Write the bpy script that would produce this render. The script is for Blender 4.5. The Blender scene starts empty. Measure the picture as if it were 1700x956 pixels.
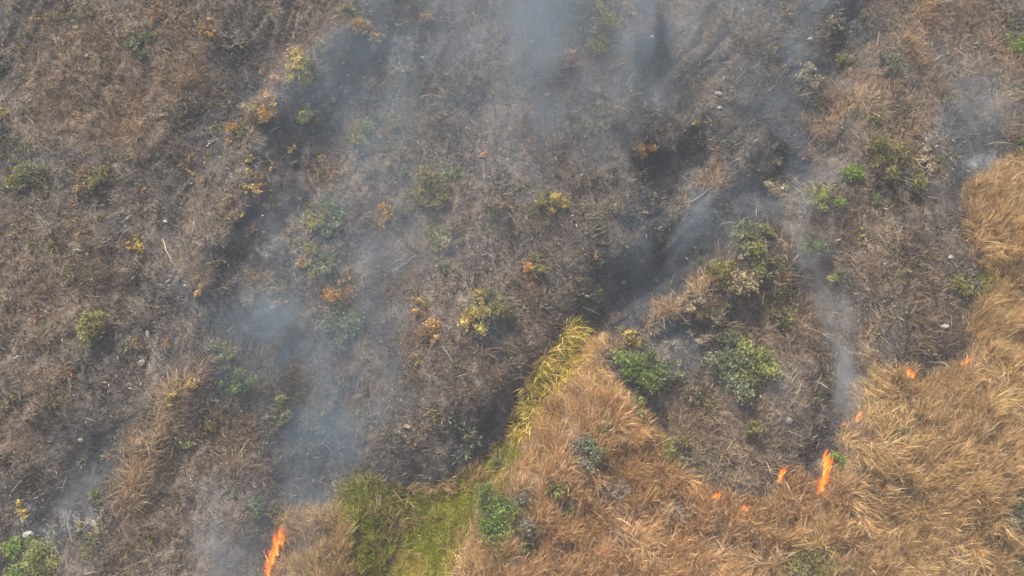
import bpy, math, random
import numpy as np
from mathutils import Vector

R = math.radians
SC = bpy.context.scene
COL = SC.collection
rng = np.random.default_rng(7)
random.seed(7)

# ------------------------------------------------------------------ camera
PITCH, DIST, HFOV = R(42), 60.0, R(60)
F = np.array([0, math.cos(PITCH), -math.sin(PITCH)])
U = np.array([0, math.sin(PITCH), math.cos(PITCH)])
RT = np.array([1.0, 0, 0])
CAM = -DIST * F
TW = math.tan(HFOV / 2)
cd = bpy.data.cameras.new('camera'); cam = bpy.data.objects.new('camera', cd); COL.objects.link(cam)
cam.location = CAM; cam.rotation_euler = (math.pi / 2 - PITCH, 0, 0)
cd.sensor_width = 36; cd.angle = HFOV; cd.clip_start = 0.5; cd.clip_end = 2000
SC.camera = cam
HAZE = 0.0012

# ------------------------------------------------------------------ sky, sun, exposure
SUN_EL, SUN_AZ = R(69), R(-60)          # azimuth measured from +Y (upslope) towards +X
w = bpy.data.worlds.new('World'); SC.world = w; w.use_nodes = True
nt = w.node_tree; nt.nodes.clear()
sky = nt.nodes.new('ShaderNodeTexSky'); sky.sky_type = 'NISHITA'; sky.sun_disc = False
sky.sun_elevation = SUN_EL; sky.sun_rotation = SUN_AZ; sky.dust_density = 4.0; sky.air_density = 1.2
bg = nt.nodes.new('ShaderNodeBackground'); bg.inputs[1].default_value = 0.11
ow = nt.nodes.new('ShaderNodeOutputWorld')
nt.links.new(sky.outputs[0], bg.inputs[0]); nt.links.new(bg.outputs[0], ow.inputs[0])
sd = bpy.data.lights.new('sun', 'SUN'); sd.energy = 4.0; sd.angle = R(6.0); sd.color = (1, 0.93, 0.83)
sun = bpy.data.objects.new('sun', sd); COL.objects.link(sun)
sdir = Vector((math.sin(SUN_AZ) * math.cos(SUN_EL), math.cos(SUN_AZ) * math.cos(SUN_EL), math.sin(SUN_EL)))
sun.rotation_euler = sdir.to_track_quat('Z', 'Y').to_euler()
SC.view_settings.view_transform = 'Standard'; SC.view_settings.look = 'None'
SC.view_settings.exposure = 0.78; SC.view_settings.gamma = 1; SC.view_settings.use_curve_mapping = False
cy = SC.cycles
cy.max_bounces = 5; cy.diffuse_bounces = 2; cy.transmission_bounces = 3; cy.volume_bounces = 0; cy.transparent_max_bounces = 12
cy.volume_step_rate = 2.0; cy.volume_max_steps = 160
cy.pixel_filter_type = 'BLACKMAN_HARRIS'; cy.filter_width = 1.6
cy.use_denoising = True; cy.denoiser = "OPENIMAGEDENOISE"; cy.denoising_input_passes = "RGB_ALBEDO_NORMAL"

# ------------------------------------------------------------------ numeric helpers
_tab = np.random.default_rng(11).random((256, 256))
def vnoise(x, y, seed=0):
    x = np.asarray(x, float) + seed * 17.31; y = np.asarray(y, float) + seed * 9.77
    xi = np.floor(x).astype(int); yi = np.floor(y).astype(int)
    fx = x - xi; fy = y - yi
    fx = fx * fx * (3 - 2 * fx); fy = fy * fy * (3 - 2 * fy)
    a = _tab[xi & 255, yi & 255]; b = _tab[(xi + 1) & 255, yi & 255]
    c = _tab[xi & 255, (yi + 1) & 255]; d = _tab[(xi + 1) & 255, (yi + 1) & 255]
    return (a * (1 - fx) + b * fx) * (1 - fy) + (c * (1 - fx) + d * fx) * fy
def fbm(x, y, seed=0, oct=4, gain=.5):
    s = 0; a = 1; t = 0
    for o in range(oct):
        s = s + a * vnoise(x * 2 ** o, y * 2 ** o, seed + o * 3); t += a; a *= gain
    return s / t                                   # 0..1
def sstep(a, b, x):
    t = np.clip((x - a) / (b - a), 0, 1); return t * t * (3 - 2 * t)
def line_dist(x, y, pts):
    best = np.full(np.shape(x), 1e9)
    for (x0, y0), (x1, y1) in zip(pts[:-1], pts[1:]):
        dx, dy = x1 - x0, y1 - y0; L = dx * dx + dy * dy + 1e-9
        t = np.clip(((x - x0) * dx + (y - y0) * dy) / L, 0, 1)
        best = np.minimum(best, np.hypot(x - x0 - t * dx, y - y0 - t * dy))
    return best
def in_poly(x, y, P):
    c = np.zeros(np.shape(x), bool); n = len(P)
    for i in range(n):
        x0, y0 = P[i]; x1, y1 = P[i - 1]
        if y0 == y1: continue
        c ^= ((y0 > y) != (y1 > y)) & (x < (x1 - x0) * (y - y0) / (y1 - y0) + x0)
    return c
def poly_mask(x, y, P, soft):
    d = line_dist(x, y, list(P) + [P[0]]); d = np.where(in_poly(x, y, P), d, -d)
    return sstep(-soft, soft, d)

# ------------------------------------------------------------------ the slope: point = x*X + s*S + h*N
SL = R(33)
S_ = np.array([0, math.cos(SL), math.sin(SL)]); N_ = np.array([0, -math.sin(SL), math.cos(SL)])
def plane_of(u, v):
    """map coordinates (25 px of the survey picture = 1 m) to slope coordinates on the base plane"""
    u = np.asarray(u, float); v = np.asarray(v, float)
    d = F + ((u - 850) / 850 * TW)[..., None] * RT + ((478 - v) / 850 * TW)[..., None] * U
    t = -(CAM @ N_) / (d @ N_)
    p = CAM + t[..., None] * d
    return p[..., 0], p @ S_
def PL(pts): return [tuple(float(k) for k in plane_of(*p)) for p in pts]
RIDGES = [  # polyline in map coords, half-width m, height m
    (PL([(660, 0), (500, 120), (400, 240), (330, 420), (340, 600), (280, 700), (190, 830), (150, 956)]), 3.0, 1.7),
    (PL([(1480, 100), (1440, 230), (1330, 380), (1230, 450), (1130, 510), (1020, 580), (960, 680), (900, 800)]), 2.6, 1.6),
    (PL([(880, 0), (900, 180), (850, 330), (800, 500), (760, 600)]), 4.0, 1.2),
    (PL([(1560, 250), (1500, 400), (1480, 560), (1450, 700)]), 3.0, 1.2),
    (PL([(1640, 150), (1650, 300), (1640, 500), (1680, 800)]), 3.0, 1.0),
]
GULLY = [
    (PL([(1060, -60), (1085, 120), (1150, 230), (1100, 420), (1010, 545), (880, 690), (700, 830), (640, 1000)]), 2.6, 1.9),
    (PL([(1440, 20), (1360, 250), (1200, 380), (1060, 470), (1010, 545)]), 1.8, 1.3),
    (PL([(640, 60), (560, 180), (470, 400), (500, 600), (520, 760), (440, 1000)]), 2.6, 1.0),
    (PL([(470, 60), (330, 240), (230, 480), (210, 680), (80, 860), (0, 960)]), 2.6, 1.3),
    (PL([(1300, 330), (1370, 480), (1400, 620), (1385, 720), (1345, 810)]), 1.6, 1.2),
    (PL([(1110, 560), (1010, 640)]), 1.3, 0.9),
]
CRACKS = [(PL([(241, 478), (236, 520), (228, 540)]), .22, .55), (PL([(166, 128), (184, 125), (195, 127)]), .22, .6),
          (PL([(1050, 490), (1020, 535), (985, 560)]), .3, .5), (PL([(90, 380), (110, 395)]), .2, .3),
          (PL([(160, 80), (178, 76)]), .2, .4)]
def rills(x, s):
    """wash lines running down the slope, 0..1; they swing towards the gullies"""
    wx = x + (fbm(x / 6, s / 6, 41, 2) - .5) * 4
    def st(ang, seed):
        ca, sa = math.cos(ang), math.sin(ang); a = wx * ca + s * sa; b = -wx * sa + s * ca
        return 1 - np.abs(2 * fbm(a / 1.7, b / 9, seed, 4, .6) - 1)       # ridged noise stretched downslope
    l = st(R(-24), 43); m = st(R(8), 47); r = st(R(-42), 53); q = st(R(14), 59)
    k1 = sstep(-12, -3, x); k2 = sstep(4, 9, x - (s + 2) * .3); k3 = sstep(10, 18, x - (s - 2) * .5) 
    v = l * (1 - k1) + m * k1; v = v * (1 - k2) + r * k2; v = v * (1 - k3) + q * k3
    return sstep(.72, .98, v)
def H(x, s):
    x = np.asarray(x, float); s = np.asarray(s, float)
    wx = x + (fbm(x / 5, s / 5, 31, 3) - .5) * 3; ws = s + (fbm(x / 5, s / 5, 37, 3) - .5) * 3
    h = np.zeros(np.shape(x))
    for P, wd, a in RIDGES: h = h + a * np.exp(-(line_dist(wx, ws, P) / wd) ** 2)
    for P, wd, a in GULLY: h = h - 1.3 * a * np.exp(-(line_dist(wx, ws, P) / wd) ** 2)
    for P, wd, a in CRACKS: h = h - a * np.exp(-(line_dist(x, s, P) / wd) ** 2)
    h = h + (fbm(x / 14, s / 14, 1, 3) - .5) * 2.6 + (fbm(x / 3.2, s / 3.2, 5, 3) - .5) * .9
    h = h - (.12 + .13 * sstep(-16, -4, x)) * rills(x, s) * (.4 + 1.2 * sstep(.4, .65, fbm(x / 7, s / 7, 49, 2)))
    near = np.exp(-(np.maximum(0, np.abs(x) - 50) / 20) ** 2)
    h = h + (fbm(x / .8, s / .8, 9, 2) - .5) * .26 * near
    h = h + .006 * np.maximum(0, -s - 40) ** 2 + (fbm(x / 40, s / 40, 77, 2) - .5) * 6 * sstep(45, 90, np.hypot(x, s))
    return h
def world(x, s, h=None):
    x = np.asarray(x, float); s = np.asarray(s, float)
    if h is None: h = H(x, s)
    return x[..., None] * RT + s[..., None] * S_ + np.asarray(h)[..., None] * N_
def pix(p):
    q = p - CAM; z = q @ F
    return 850 + (q @ RT) / z / TW * 850, 478 - (q @ U) / z / TW * 850
def ground(u, v):
    """where the sight line of map point (u,v) meets the modelled ground -> x, s, h"""
    u = np.atleast_1d(np.asarray(u, float)); v = np.atleast_1d(np.asarray(v, float))
    d = F + ((u - 850) / 850 * TW)[..., None] * RT + ((478 - v) / 850 * TW)[..., None] * U
    h = np.zeros(len(u))
    for _ in range(12):
        t = (h - CAM @ N_) / (d @ N_); p = CAM + t[..., None] * d
        x, s = p[..., 0], p @ S_; h = .5 * h + .5 * H(x, s)
    return x, s, H(x, s)
def at(u, v):
    x, s, h = ground(u, v); return world(x, s, h)[0]
PXM = 24.5                                          # map px per metre at mid picture

# ------------------------------------------------------------------ ground cover map (what grows or burnt where)
A_TAN = [(1760, 225), (1700, 250), (1645, 285), (1598, 322), (1606, 400), (1640, 470), (1612, 525), (1600, 600), (1545, 628),
         (1508, 618), (1462, 612), (1430, 640), (1424, 690), (1398, 706), (1388, 745), (1362, 815), (1332, 802), (1305, 775), (1292, 815),
         (1240, 832), (1185, 815), (1135, 780), (1105, 735), (1062, 692), (1030, 655), (1000, 625), (1002, 585), (1015, 565), (985, 560), (950, 545),
         (905, 595), (875, 655), (855, 715), (805, 768), (745, 800), (700, 818), (655, 806), (600, 786), (565, 796), (552, 840), (475, 850),
         (462, 880), (440, 960), (430, 1400), (2300, 1400), (2300, 225)]
A_GREEN = [(562, 800), (600, 785), (655, 806), (700, 822), (745, 803), (800, 768), (850, 725), (870, 760), (830, 815), (790, 850), (775, 900), (735, 960), (720, 1050), (560, 1050), (580, 900)]
A_REED = [(950, 541), (978, 565), (968, 605), (925, 640), (895, 695), (868, 735), (850, 725), (866, 680), (876, 640), (905, 590)]
G_STROKES = [  # patches of grass the fire left standing: line, half width px, amount, redness
    ([(560, 10), (500, 110), (440, 150), (400, 230)], 24, .45, .3), ([(325, 640), (290, 700), (235, 775), (205, 805)], 30, 1.0, .3),
    ([(225, 810), (200, 900), (190, 960)], 42, .4, .2), ([(120, 60), (170, 140), (230, 200), (120, 170)], 70, .42, .4),
    ([(250, 20), (320, 90), (270, 140)], 45, .4, .7), ([(130, 150), (160, 190), (210, 180), (220, 240)], 16, .6, .4),
    ([(20, 400), (120, 440), (60, 520)], 70, .3, .3), ([(600, 585), (628, 640), (632, 720)], 18, .6, .5), ([(545, 470), (580, 500)], 32, .5, 1),
    ([(560, 540), (600, 600), (540, 640)], 40, .35, .5), ([(870, 110), (880, 230), (930, 280)], 40, .35, 1), ([(945, 90), (925, 130)], 18, .6, 1),
    ([(1415, 165), (1370, 185), (1345, 225)], 24, .95, .5), ([(1545, 0), (1510, 70), (1530, 110)], 34, .8, .4), ([(1440, 160), (1500, 220), (1490, 260)], 42, .7, .2),
    ([(1620, 20), (1600, 60), (1500, 20)], 40, .35, .4), ([(1215, 285), (1180, 315), (1148, 335)], 7, .9, .6), ([(1185, 475), (1120, 515), (1060, 545), (1010, 580)], 20, .9, .35),
    ([(1270, 480), (1310, 530)], 50, .45, .4), ([(1432, 540), (1440, 590), (1450, 620)], 22, .8, .1), ([(1420, 380), (1480, 440), (1580, 540)], 70, .35, .3),
    ([(1240, 640), (1330, 560)], 70, .5, .3), ([(1140, 740), (1260, 780)], 60, .65, .15), ([(1160, 690), (1290, 680)], 65, .6, .2),
    ([(1660, 60), (1690, 150), (1675, 230)], 26, .7, .35), ([(280, 860), (330, 900)], 80, .3, .3), ([(420, 700), (380, 760), (440, 640)], 50, .5, .2),
    ([(470, 490), (440, 480)], 22, .5, .4), ([(690, 470), (700, 560)], 40, .4, .7), ([(960, 0), (980, 40), (1050, 20)], 40, .4, .3),
    ([(1340, 380), (1300, 470)], 22, .4, .5), ([(1150, 5), (1240, 40)], 50, .3, .2), ([(690, 180), (620, 230)], 45, .3, .2),
    ([(300, 440), (345, 480)], 26, .3, .5), ([(60, 660), (30, 720)], 50, .3, .5), ([(380, 330), (320, 400)], 25, .3, .4), ([(560, 300), (720, 320)], 50, .25, .8),
    ([(420, 760), (430, 860)], 40, .4, .4), ([(540, 640), (620, 700)], 50, .3, .3), ([(1330, 60), (1240, 120)], 50, .2, .1), ([(700, 400), (820, 380)], 55, .25, .6),
    ([(900, 370), (860, 480)], 60, .25, .6), ([(740, 620), (880, 560)], 80, .25, .3)]
CHAR_STROKES = [  # blackest, freshly burnt ground: line, half width, amount
    ([(1070, 0), (1090, 110)], 40, 1), ([(1330, 250), (1200, 380), (1060, 470), (1010, 540)], 45, 1), ([(1480, 10), (1360, 60), (1290, 200)], 55, .8),
    ([(620, 10), (560, 60), (480, 90)], 30, .7), ([(330, 230), (370, 160), (400, 60)], 40, .8), ([(240, 740), (300, 640)], 45, .8), ([(100, 700), (200, 760), (80, 840)], 60, .6),
    ([(740, 780), (830, 710), (700, 815)], 28, .9), ([(1385, 620), (1390, 700), (1340, 790)], 30, 1), ([(1330, 700), (1340, 780)], 25, .8),
    ([(1010, 590), (1000, 630), (1060, 650)], 26, 1), ([(1180, 740), (1100, 690)], 25, .6), ([(1500, 560), (1590, 590)], 35, .8), ([(1630, 480), (1580, 430)], 25, .8),
    ([(1590, 150), (1610, 280)], 50, .7), ([(1420, 200), (1370, 260)], 20, .9), ([(450, 440), (380, 460), (480, 160)], 30, .6), ([(1140, 560), (1090, 540)], 22, .8),
    ([(640, 430), (640, 600)], 35, .7), ([(480, 600), (520, 720), (440, 900)], 50, .7), ([(1240, 500), (1270, 480)], 22, .7), ([(40, 40), (20, 140)], 40, .4), ([(1120, 200), (1080, 330)], 55, .5)]
ASH_STROKES = [([(60, 880), (130, 850)], 22, 1), ([(1650, 275), (1600, 305)], 14, .8), ([(440, 400), (470, 370)], 22, .9), ([(410, 520), (470, 510)], 24, .8), ([(510, 145), (545, 150)], 20, .8),
               ([(750, 740), (830, 700)], 34, .5), ([(690, 800), (740, 800)], 20, .4), ([(245, 540), (238, 605)], 10, .7), ([(340, 800), (360, 810)], 16, .6), ([(1570, 230), (1590, 300)], 40, .3), ([(1330, 690), (1300, 660)], 30, .3)]
def cover(x, s, h=None):
    """returns tan, green, reed, red, char, ash in 0..1 at slope points"""
    u, v = pix(world(x, s, h))
    wu = u + (fbm(x / 1.3, s / 1.3, 51, 3) - .5) * 34; wv = v + (fbm(x / 1.3, s / 1.3, 57, 3) - .5) * 34
    lu = u + (fbm(x / 2.5, s / 2.5, 61, 3) - .5) * 90; lv = v + (fbm(x / 2.5, s / 2.5, 67, 3) - .5) * 90
    tan = poly_mask(wu, wv, A_TAN, 19.0)
    mapped = tan.copy()
    red = sstep(420, 60, np.hypot((lu - 1050) / 1.1, lv - 830)) * .55 * mapped
    for P, wd, a, r in G_STROKES:
        m = np.exp(-(line_dist(lu, lv, P) / wd) ** 2)
        tan = np.maximum(tan, a * m); red = np.maximum(red, r * m * (1 - mapped))
    green = poly_mask(wu, wv, A_GREEN, 12) * sstep(.20, .36, fbm(x / 2.6, s / 2.6, 71, 4) + .25 * np.exp(-(line_dist(u, v, [(600, 900), (620, 830), (600, 800)]) / 40) ** 2))
    for P, wd, a in [([(1665, 460), (1655, 490)], 22, .8), ([(1340, 940), (1380, 950)], 28, .8), ([(470, 890), (540, 940)], 30, .25), ([(620, 960), (680, 1000)], 60, .9)]:
        green = np.maximum(green, a * np.exp(-(line_dist(lu, lv, P) / wd) ** 2))
    reed = poly_mask(wu * .35 + u * .65, wv * .35 + v * .65, A_REED, 5)
    char = np.zeros(np.shape(x)); ash = char.copy()
    for P, wd, a in CHAR_STROKES: char = np.maximum(char, a * np.exp(-(line_dist(lu, lv, P) / wd) ** 2))
    for P, wd, a in ASH_STROKES: ash = np.maximum(ash, a * np.exp(-(line_dist(lu, lv, P) / wd) ** 2))
    char = char * (1 - mapped)
    return dict(tan=tan, green=green, reed=reed, red=red, char=char, ash=ash * (1 - mapped), unburnt=mapped, u=u, v=v)

# ------------------------------------------------------------------ mesh + material helpers
def mk_mesh(name, V, faces, cols=None):
    """faces: list of (k, index array [n,k]); cols per vertex RGB"""
    me = bpy.data.meshes.new(name)
    V = np.ascontiguousarray(V, np.float32).reshape(-1, 3)
    me.vertices.add(len(V)); me.vertices.foreach_set('co', V.ravel())
    tot = np.concatenate([np.full(len(f), f.shape[1], np.int32) for f in faces])
    idx = np.concatenate([f.ravel() for f in faces]).astype(np.int32)
    me.loops.add(len(idx)); me.loops.foreach_set('vertex_index', idx)
    me.polygons.add(len(tot)); st = np.zeros(len(tot), np.int32); st[1:] = np.cumsum(tot)[:-1]
    me.polygons.foreach_set('loop_start', st)
    me.update(calc_edges=True); me.validate()
    if cols is not None:
        a = me.color_attributes.new('Col', 'FLOAT_COLOR', 'POINT')
        c = np.ones((len(V), 4), np.float32); c[:, :3] = cols; a.data.foreach_set('color', c.ravel())
    return me
def obj(name, me, m, parent=None, loc=None):
    o = bpy.data.objects.new(name, me); COL.objects.link(o)
    if m is not None:
        me.materials.clear(); me.materials.append(m)
    if parent is not None: o.parent = parent
    if loc is not None: o.location = loc
    return o
def empty(name, loc):
    o = bpy.data.objects.new(name, None); COL.objects.link(o); o.location = loc; o.empty_display_size = .3; return o
def tag(o, label=None, cat=None, group=None, kind=None):
    if label: o['label'] = label
    if cat: o['category'] = cat
    if group: o['group'] = group
    if kind: o['kind'] = kind
    return o
def smooth(me): me.polygons.foreach_set('use_smooth', np.ones(len(me.polygons), bool)); return me

def leaf_mat(name, transl=.3, rough=.8, var=.25, scale=3.0):
    """vertex colour (species colour) x world noise; diffuse + translucent"""
    m = bpy.data.materials.new(name); m.use_nodes = True; t = m.node_tree; t.nodes.clear(); L = t.links.new
    a = t.nodes.new('ShaderNodeVertexColor'); a.layer_name = 'Col'
    tc = t.nodes.new('ShaderNodeNewGeometry'); n = t.nodes.new('ShaderNodeTexNoise'); n.inputs['Scale'].default_value = scale; n.inputs['Detail'].default_value = 3
    L(tc.outputs['Position'], n.inputs['Vector'])
    mr = t.nodes.new('ShaderNodeMapRange'); mr.inputs[1].default_value = .3; mr.inputs[2].default_value = .7; mr.inputs[3].default_value = 1 - var; mr.inputs[4].default_value = 1 + var
    L(n.outputs[0], mr.inputs[0])
    mx = t.nodes.new('ShaderNodeVectorMath'); mx.operation = 'SCALE'; L(a.outputs[0], mx.inputs[0]); L(mr.outputs[0], mx.inputs['Scale'])
    d = t.nodes.new('ShaderNodeBsdfDiffuse'); tr = t.nodes.new('ShaderNodeBsdfTranslucent'); mi = t.nodes.new('ShaderNodeMixShader')
    mi.inputs[0].default_value = transl
    L(mx.outputs[0], d.inputs[0]); L(mx.outputs[0], tr.inputs[0]); L(d.outputs[0], mi.inputs[1]); L(tr.outputs[0], mi.inputs[2])
    o = t.nodes.new('ShaderNodeOutputMaterial'); L(mi.outputs[0], o.inputs[0]); return m
M_GRASS = leaf_mat('grass_blades', .42); M_LEAF = leaf_mat('leaves', .3, var=.35); M_BARK = leaf_mat('bark', 0.0, var=.4, scale=9); M_STEM = leaf_mat('burnt_stems', .1, var=.3)
M_ROCK = leaf_mat('rock', 0.0, var=.35, scale=7)

def ground_mat():
    m = bpy.data.materials.new('slope_soil'); m.use_nodes = True; t = m.node_tree; t.nodes.clear(); L = t.links.new
    a = t.nodes.new('ShaderNodeVertexColor'); a.layer_name = 'Col'
    g = t.nodes.new('ShaderNodeNewGeometry')
    def noise(sc, det, dist=0):
        n = t.nodes.new('ShaderNodeTexNoise'); n.inputs['Scale'].default_value = sc; n.inputs['Detail'].default_value = det; n.inputs['Distortion'].default_value = dist
        L(g.outputs['Position'], n.inputs['Vector']); return n.outputs[0]
    def mr(v, a0, a1, b0, b1):
        n = t.nodes.new('ShaderNodeMapRange'); [n.inputs[i + 1].default_value.__class__ and setattr(n.inputs[i + 1], 'default_value', q) for i, q in enumerate((a0, a1, b0, b1))]
        L(v, n.inputs[0]); return n.outputs[0]
    s1 = mr(noise(2.2, 6, .6), .3, .7, .55, 1.5); s2 = mr(noise(13, 5), .35, .65, .6, 1.45)
    mu = t.nodes.new('ShaderNodeMath'); mu.operation = 'MULTIPLY'; L(s1, mu.inputs[0]); L(s2, mu.inputs[1])
    mx = t.nodes.new('ShaderNodeVectorMath'); mx.operation = 'SCALE'; L(a.outputs[0], mx.inputs[0]); L(mu.outputs[0], mx.inputs['Scale'])
    # pale flecks of ash and gravel
    vo = t.nodes.new('ShaderNodeTexVoronoi'); vo.inputs['Scale'].default_value = 5.5; L(g.outputs['Position'], vo.inputs['Vector'])
    fk = mr(vo.outputs['Distance'], .10, .22, 1, 0)
    gate = mr(noise(1.1, 3), .5, .62, 0, .8)
    m2 = t.nodes.new('ShaderNodeMath'); m2.operation = 'MULTIPLY'; L(fk, m2.inputs[0]); L(gate, m2.inputs[1])
    mc = t.nodes.new('ShaderNodeMix'); mc.data_type = 'RGBA'; L(m2.outputs[0], mc.inputs[0]); L(mx.outputs[0], mc.inputs[6]); mc.inputs[7].default_value = (.24, .21, .18, 1)
    b = t.nodes.new('ShaderNodeBump'); b.inputs['Strength'].default_value = .9; b.inputs['Distance'].default_value = .2
    L(noise(7, 8, .3), b.inputs['Height'])
    d = t.nodes.new('ShaderNodeBsdfDiffuse'); L(mc.outputs[2], d.inputs[0]); L(b.outputs[0], d.inputs['Normal'])
    o = t.nodes.new('ShaderNodeOutputMaterial'); L(d.outputs[0], o.inputs[0]); return m

# albedos (linear)
C_CHAR = np.array([.046, .046, .048]); C_SOIL = np.array([.142, .116, .092]); C_LITTER = np.array([.20, .135, .08]); C_ASH = np.array([.30, .30, .31])
def gcolor(x, s, h=None):
    c = cover(x, s, h)
    n = fbm(x / 2.2, s / 2.2, 81, 5, .6); n2 = fbm(x / 7, s / 7, 87, 3)
    rl = rills(x, s)
    ch = np.clip(0.18 + 1.0 * c['char'] + .42 * rl + (n - .5) * 1.5 + (n2 - .5) * .8, 0, 1)
    col = C_SOIL * (1 - ch[..., None]) + C_CHAR * ch[..., None]
    redd = np.array([.15, .105, .08]); k = (c['red'] * .6)[..., None]; col = col * (1 - k) + redd * k
    k = np.clip(c['tan'] * .9, 0, 1)[..., None]; col = col * (1 - k) + C_LITTER * k
    k = (c['green'] * .8)[..., None]; col = col * (1 - k) + np.array([.11, .12, .02]) * k
    k = np.clip(c['ash'] * sstep(.42, .62, fbm(x / .7, s / .7, 93, 3)), 0, 1)[..., None]; col = col * (1 - k * .55) + C_ASH * k * .55
    return col, c

# ------------------------------------------------------------------ terrain: one sheet
def axis(lo, hi, flo, fhi, step, grow=1.12):
    a = list(np.arange(flo, fhi + step / 2, step)); d = step; q = fhi
    while q < hi: d *= grow; q += d; a.append(q)
    d = step; q = flo; b = []
    while q > lo: d *= grow; q -= d; b.append(q)
    return np.array(b[::-1] + a)
gx = axis(-110, 110, -44, 44, .2); gs = axis(-75, 85, -30, 30, .2)
X, Sg = np.meshgrid(gx, gs, indexing='xy'); hh = H(X, Sg)
V = world(X, Sg, hh).reshape(-1, 3)
ny, nx = X.shape; i = np.arange(ny * nx).reshape(ny, nx)
Q = np.stack([i[:-1, :-1], i[:-1, 1:], i[1:, 1:], i[1:, :-1]], -1).reshape(-1, 4)
gc, _ = gcolor(X.ravel(), Sg.ravel(), hh.ravel())
ter = obj('ground', smooth(mk_mesh('ground', V, [Q], gc)), ground_mat())
tag(ter, 'steep hillside of charred grey brown soil', None, kind='structure')
ZMIN, ZMAX = float(V[:, 2].min()), float(V[:, 2].max())

# ------------------------------------------------------------------ grass blades
def blades(name, x, s, az, lean, length, width, bend, col, tipcol=1.0, m=M_GRASS, sink=.03):
    """one strip of three segments per blade; lean = angle from vertical, az = direction it leans, bend = droop"""
    n = len(x); B = world(x, s) - np.array([0, 0, sink])
    hd = np.stack([np.cos(az), np.sin(az), np.zeros(n)], -1)
    up = np.array([0, 0, 1.0])
    d0 = hd * np.sin(lean)[:, None] + up * np.cos(lean)[:, None]
    wv = np.cross(d0, rng.normal(size=(n, 3))); wv /= np.linalg.norm(wv, axis=1)[:, None] + 1e-9
    V = np.empty((n, 7, 3)); C = np.empty((n, 7, 3))
    for k, t in enumerate((0, .35, .7, 1.0)):
        c = B + d0 * (length * t)[:, None] + (hd * .55 - up * .55) * (bend * length * t * t)[:, None]
        ww = wv * (width * (1 - .35 * t) * .5)[:, None]
        if k < 3: V[:, 2 * k] = c - ww; V[:, 2 * k + 1] = c + ww; C[:, 2 * k] = C[:, 2 * k + 1] = col
        else: V[:, 6] = c; C[:, 6] = col * tipcol
    b = (np.arange(n) * 7)[:, None]
    q = np.concatenate([b + np.array([0, 1, 3, 2]), b + np.array([2, 3, 5, 4])]); tr = b + np.array([4, 5, 6])
    return obj(name, mk_mesh(name, V.reshape(-1, 3), [q, tr], C.reshape(-1, 3)), m)
XR, S0, S1 = 41.0, -25.0, 27.0
def tufts(ntuft, per, spread, accept):
    """clumped sample points: returns x, s, tuft azimuth offset vectors, tuft index"""
    x = rng.uniform(-XR, XR, ntuft); s = rng.uniform(S0, S1, ntuft)
    k = rng.random(ntuft) < accept(x, s); x, s = x[k], s[k]
    c = rng.poisson(per, len(x)).clip(1)
    i = np.repeat(np.arange(len(x)), c)
    r = spread * np.sqrt(rng.random(len(i))) ; a = rng.uniform(0, 2 * np.pi, len(i))
    return x[i] + r * np.cos(a), s[i] + r * np.sin(a), a, r / spread, i, len(x)
def flow(x, s, seed=101, sc=4.0):
    return fbm(x / sc, s / sc, seed, 3) * 4 * np.pi
def pal(n, cols, p):
    cols = np.array(cols); return cols[rng.choice(len(cols), n, p=np.array(p) / sum(p))]

# trodden or shaded-out spots where shrubs stand in the tall grass
OPEN = np.array([(822,862,36),(868,838,28),(803,822,12),(973,742,30),(1003,712,13),(1390,764,16),(1493,720,14),(1345,945,34),(1688,850,22),(1640,708,12),(1688,942,16),(920,814,17),(945,850,12),
                 (875,908,17),(1092,882,10),(1116,870,10),(1010,814,20),(1124,834,20),(1020,718,12),(1120,746,22),(1062,668,16),(1370,785,12),(1296,790,10),(1190,828,14),(1236,846,11),(1510,622,10),(1602,602,10),(460,920,14),(1425,692,9)], float)
def opened(u, v):
    k = np.ones(np.shape(u))
    for a_, b_, r_ in OPEN: k *= 1 - .97 * np.exp(-(((u - a_) / r_) ** 2 + ((v - b_ - r_ * .35) / (r_ * 1.1)) ** 2) ** 1.5)
    return k
# 1. tall dry grass on the unburnt side
def acc(x, s):
    c = cover(x, s); f = sstep(.34, .52, fbm(x / .8, s / .8, 111, 3))
    return c['unburnt'] * opened(c['u'], c['v']) * (1 - c['green'] * .92) * (1 - c['reed']) * sstep(14, 34, line_dist(c['u'], c['v'], [(958, 556), (938, 618), (898, 660), (864, 725)])) * (.14 + .86 * f)
x, s, a, r, ti, nt_ = tufts(84000, 13, .26, acc)
c = cover(x, s); k = c['unburnt'] > .2; x, s, a, r, ti = x[k], s[k], a[k], r[k], ti[k]; c = {q: z[k] for q, z in c.items()}
n = len(x); fl = flow(x, s) ; tl = rng.random(nt_)[ti]
combed = sstep(.50, .66, fbm(x / 3, s / 3, 121, 2))            # some patches stand, others lie combed over
az = np.where(rng.random(n) < .45 + .4 * combed, fl + rng.normal(0, .5, n), a)
lean = np.abs(rng.normal(.12 + .5 * combed, .20, n))
ln = (.8 + .65 * tl + .5 * rng.random(n)) * (1 - .15 * combed) * (.45 + .55 * sstep(.3, .95, c['unburnt']))
straw = pal(n, [(.56, .42, .23), (.48, .34, .18), (.38, .265, .14), (.68, .54, .34), (.22, .14, .07), (.76, .64, .44)], [32, 28, 18, 14, 9, 5])
rd = (c['red'] * 1.0)[:, None]; straw = straw * (1 - rd) + straw * np.array([1.06, .94, .96]) * rd
gold = sstep(.4, .62, fbm(x / 6, s / 6, 131, 3))[:, None]; straw = straw * (1 - .5 * gold) + straw * np.array([.98, .97, .88]) * .5 * gold
tuftv = (.62 + .76 * rng.random(nt_))[ti][:, None]; straw = straw * tuftv * np.array([1.28, 1.22, 1.10])
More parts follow.
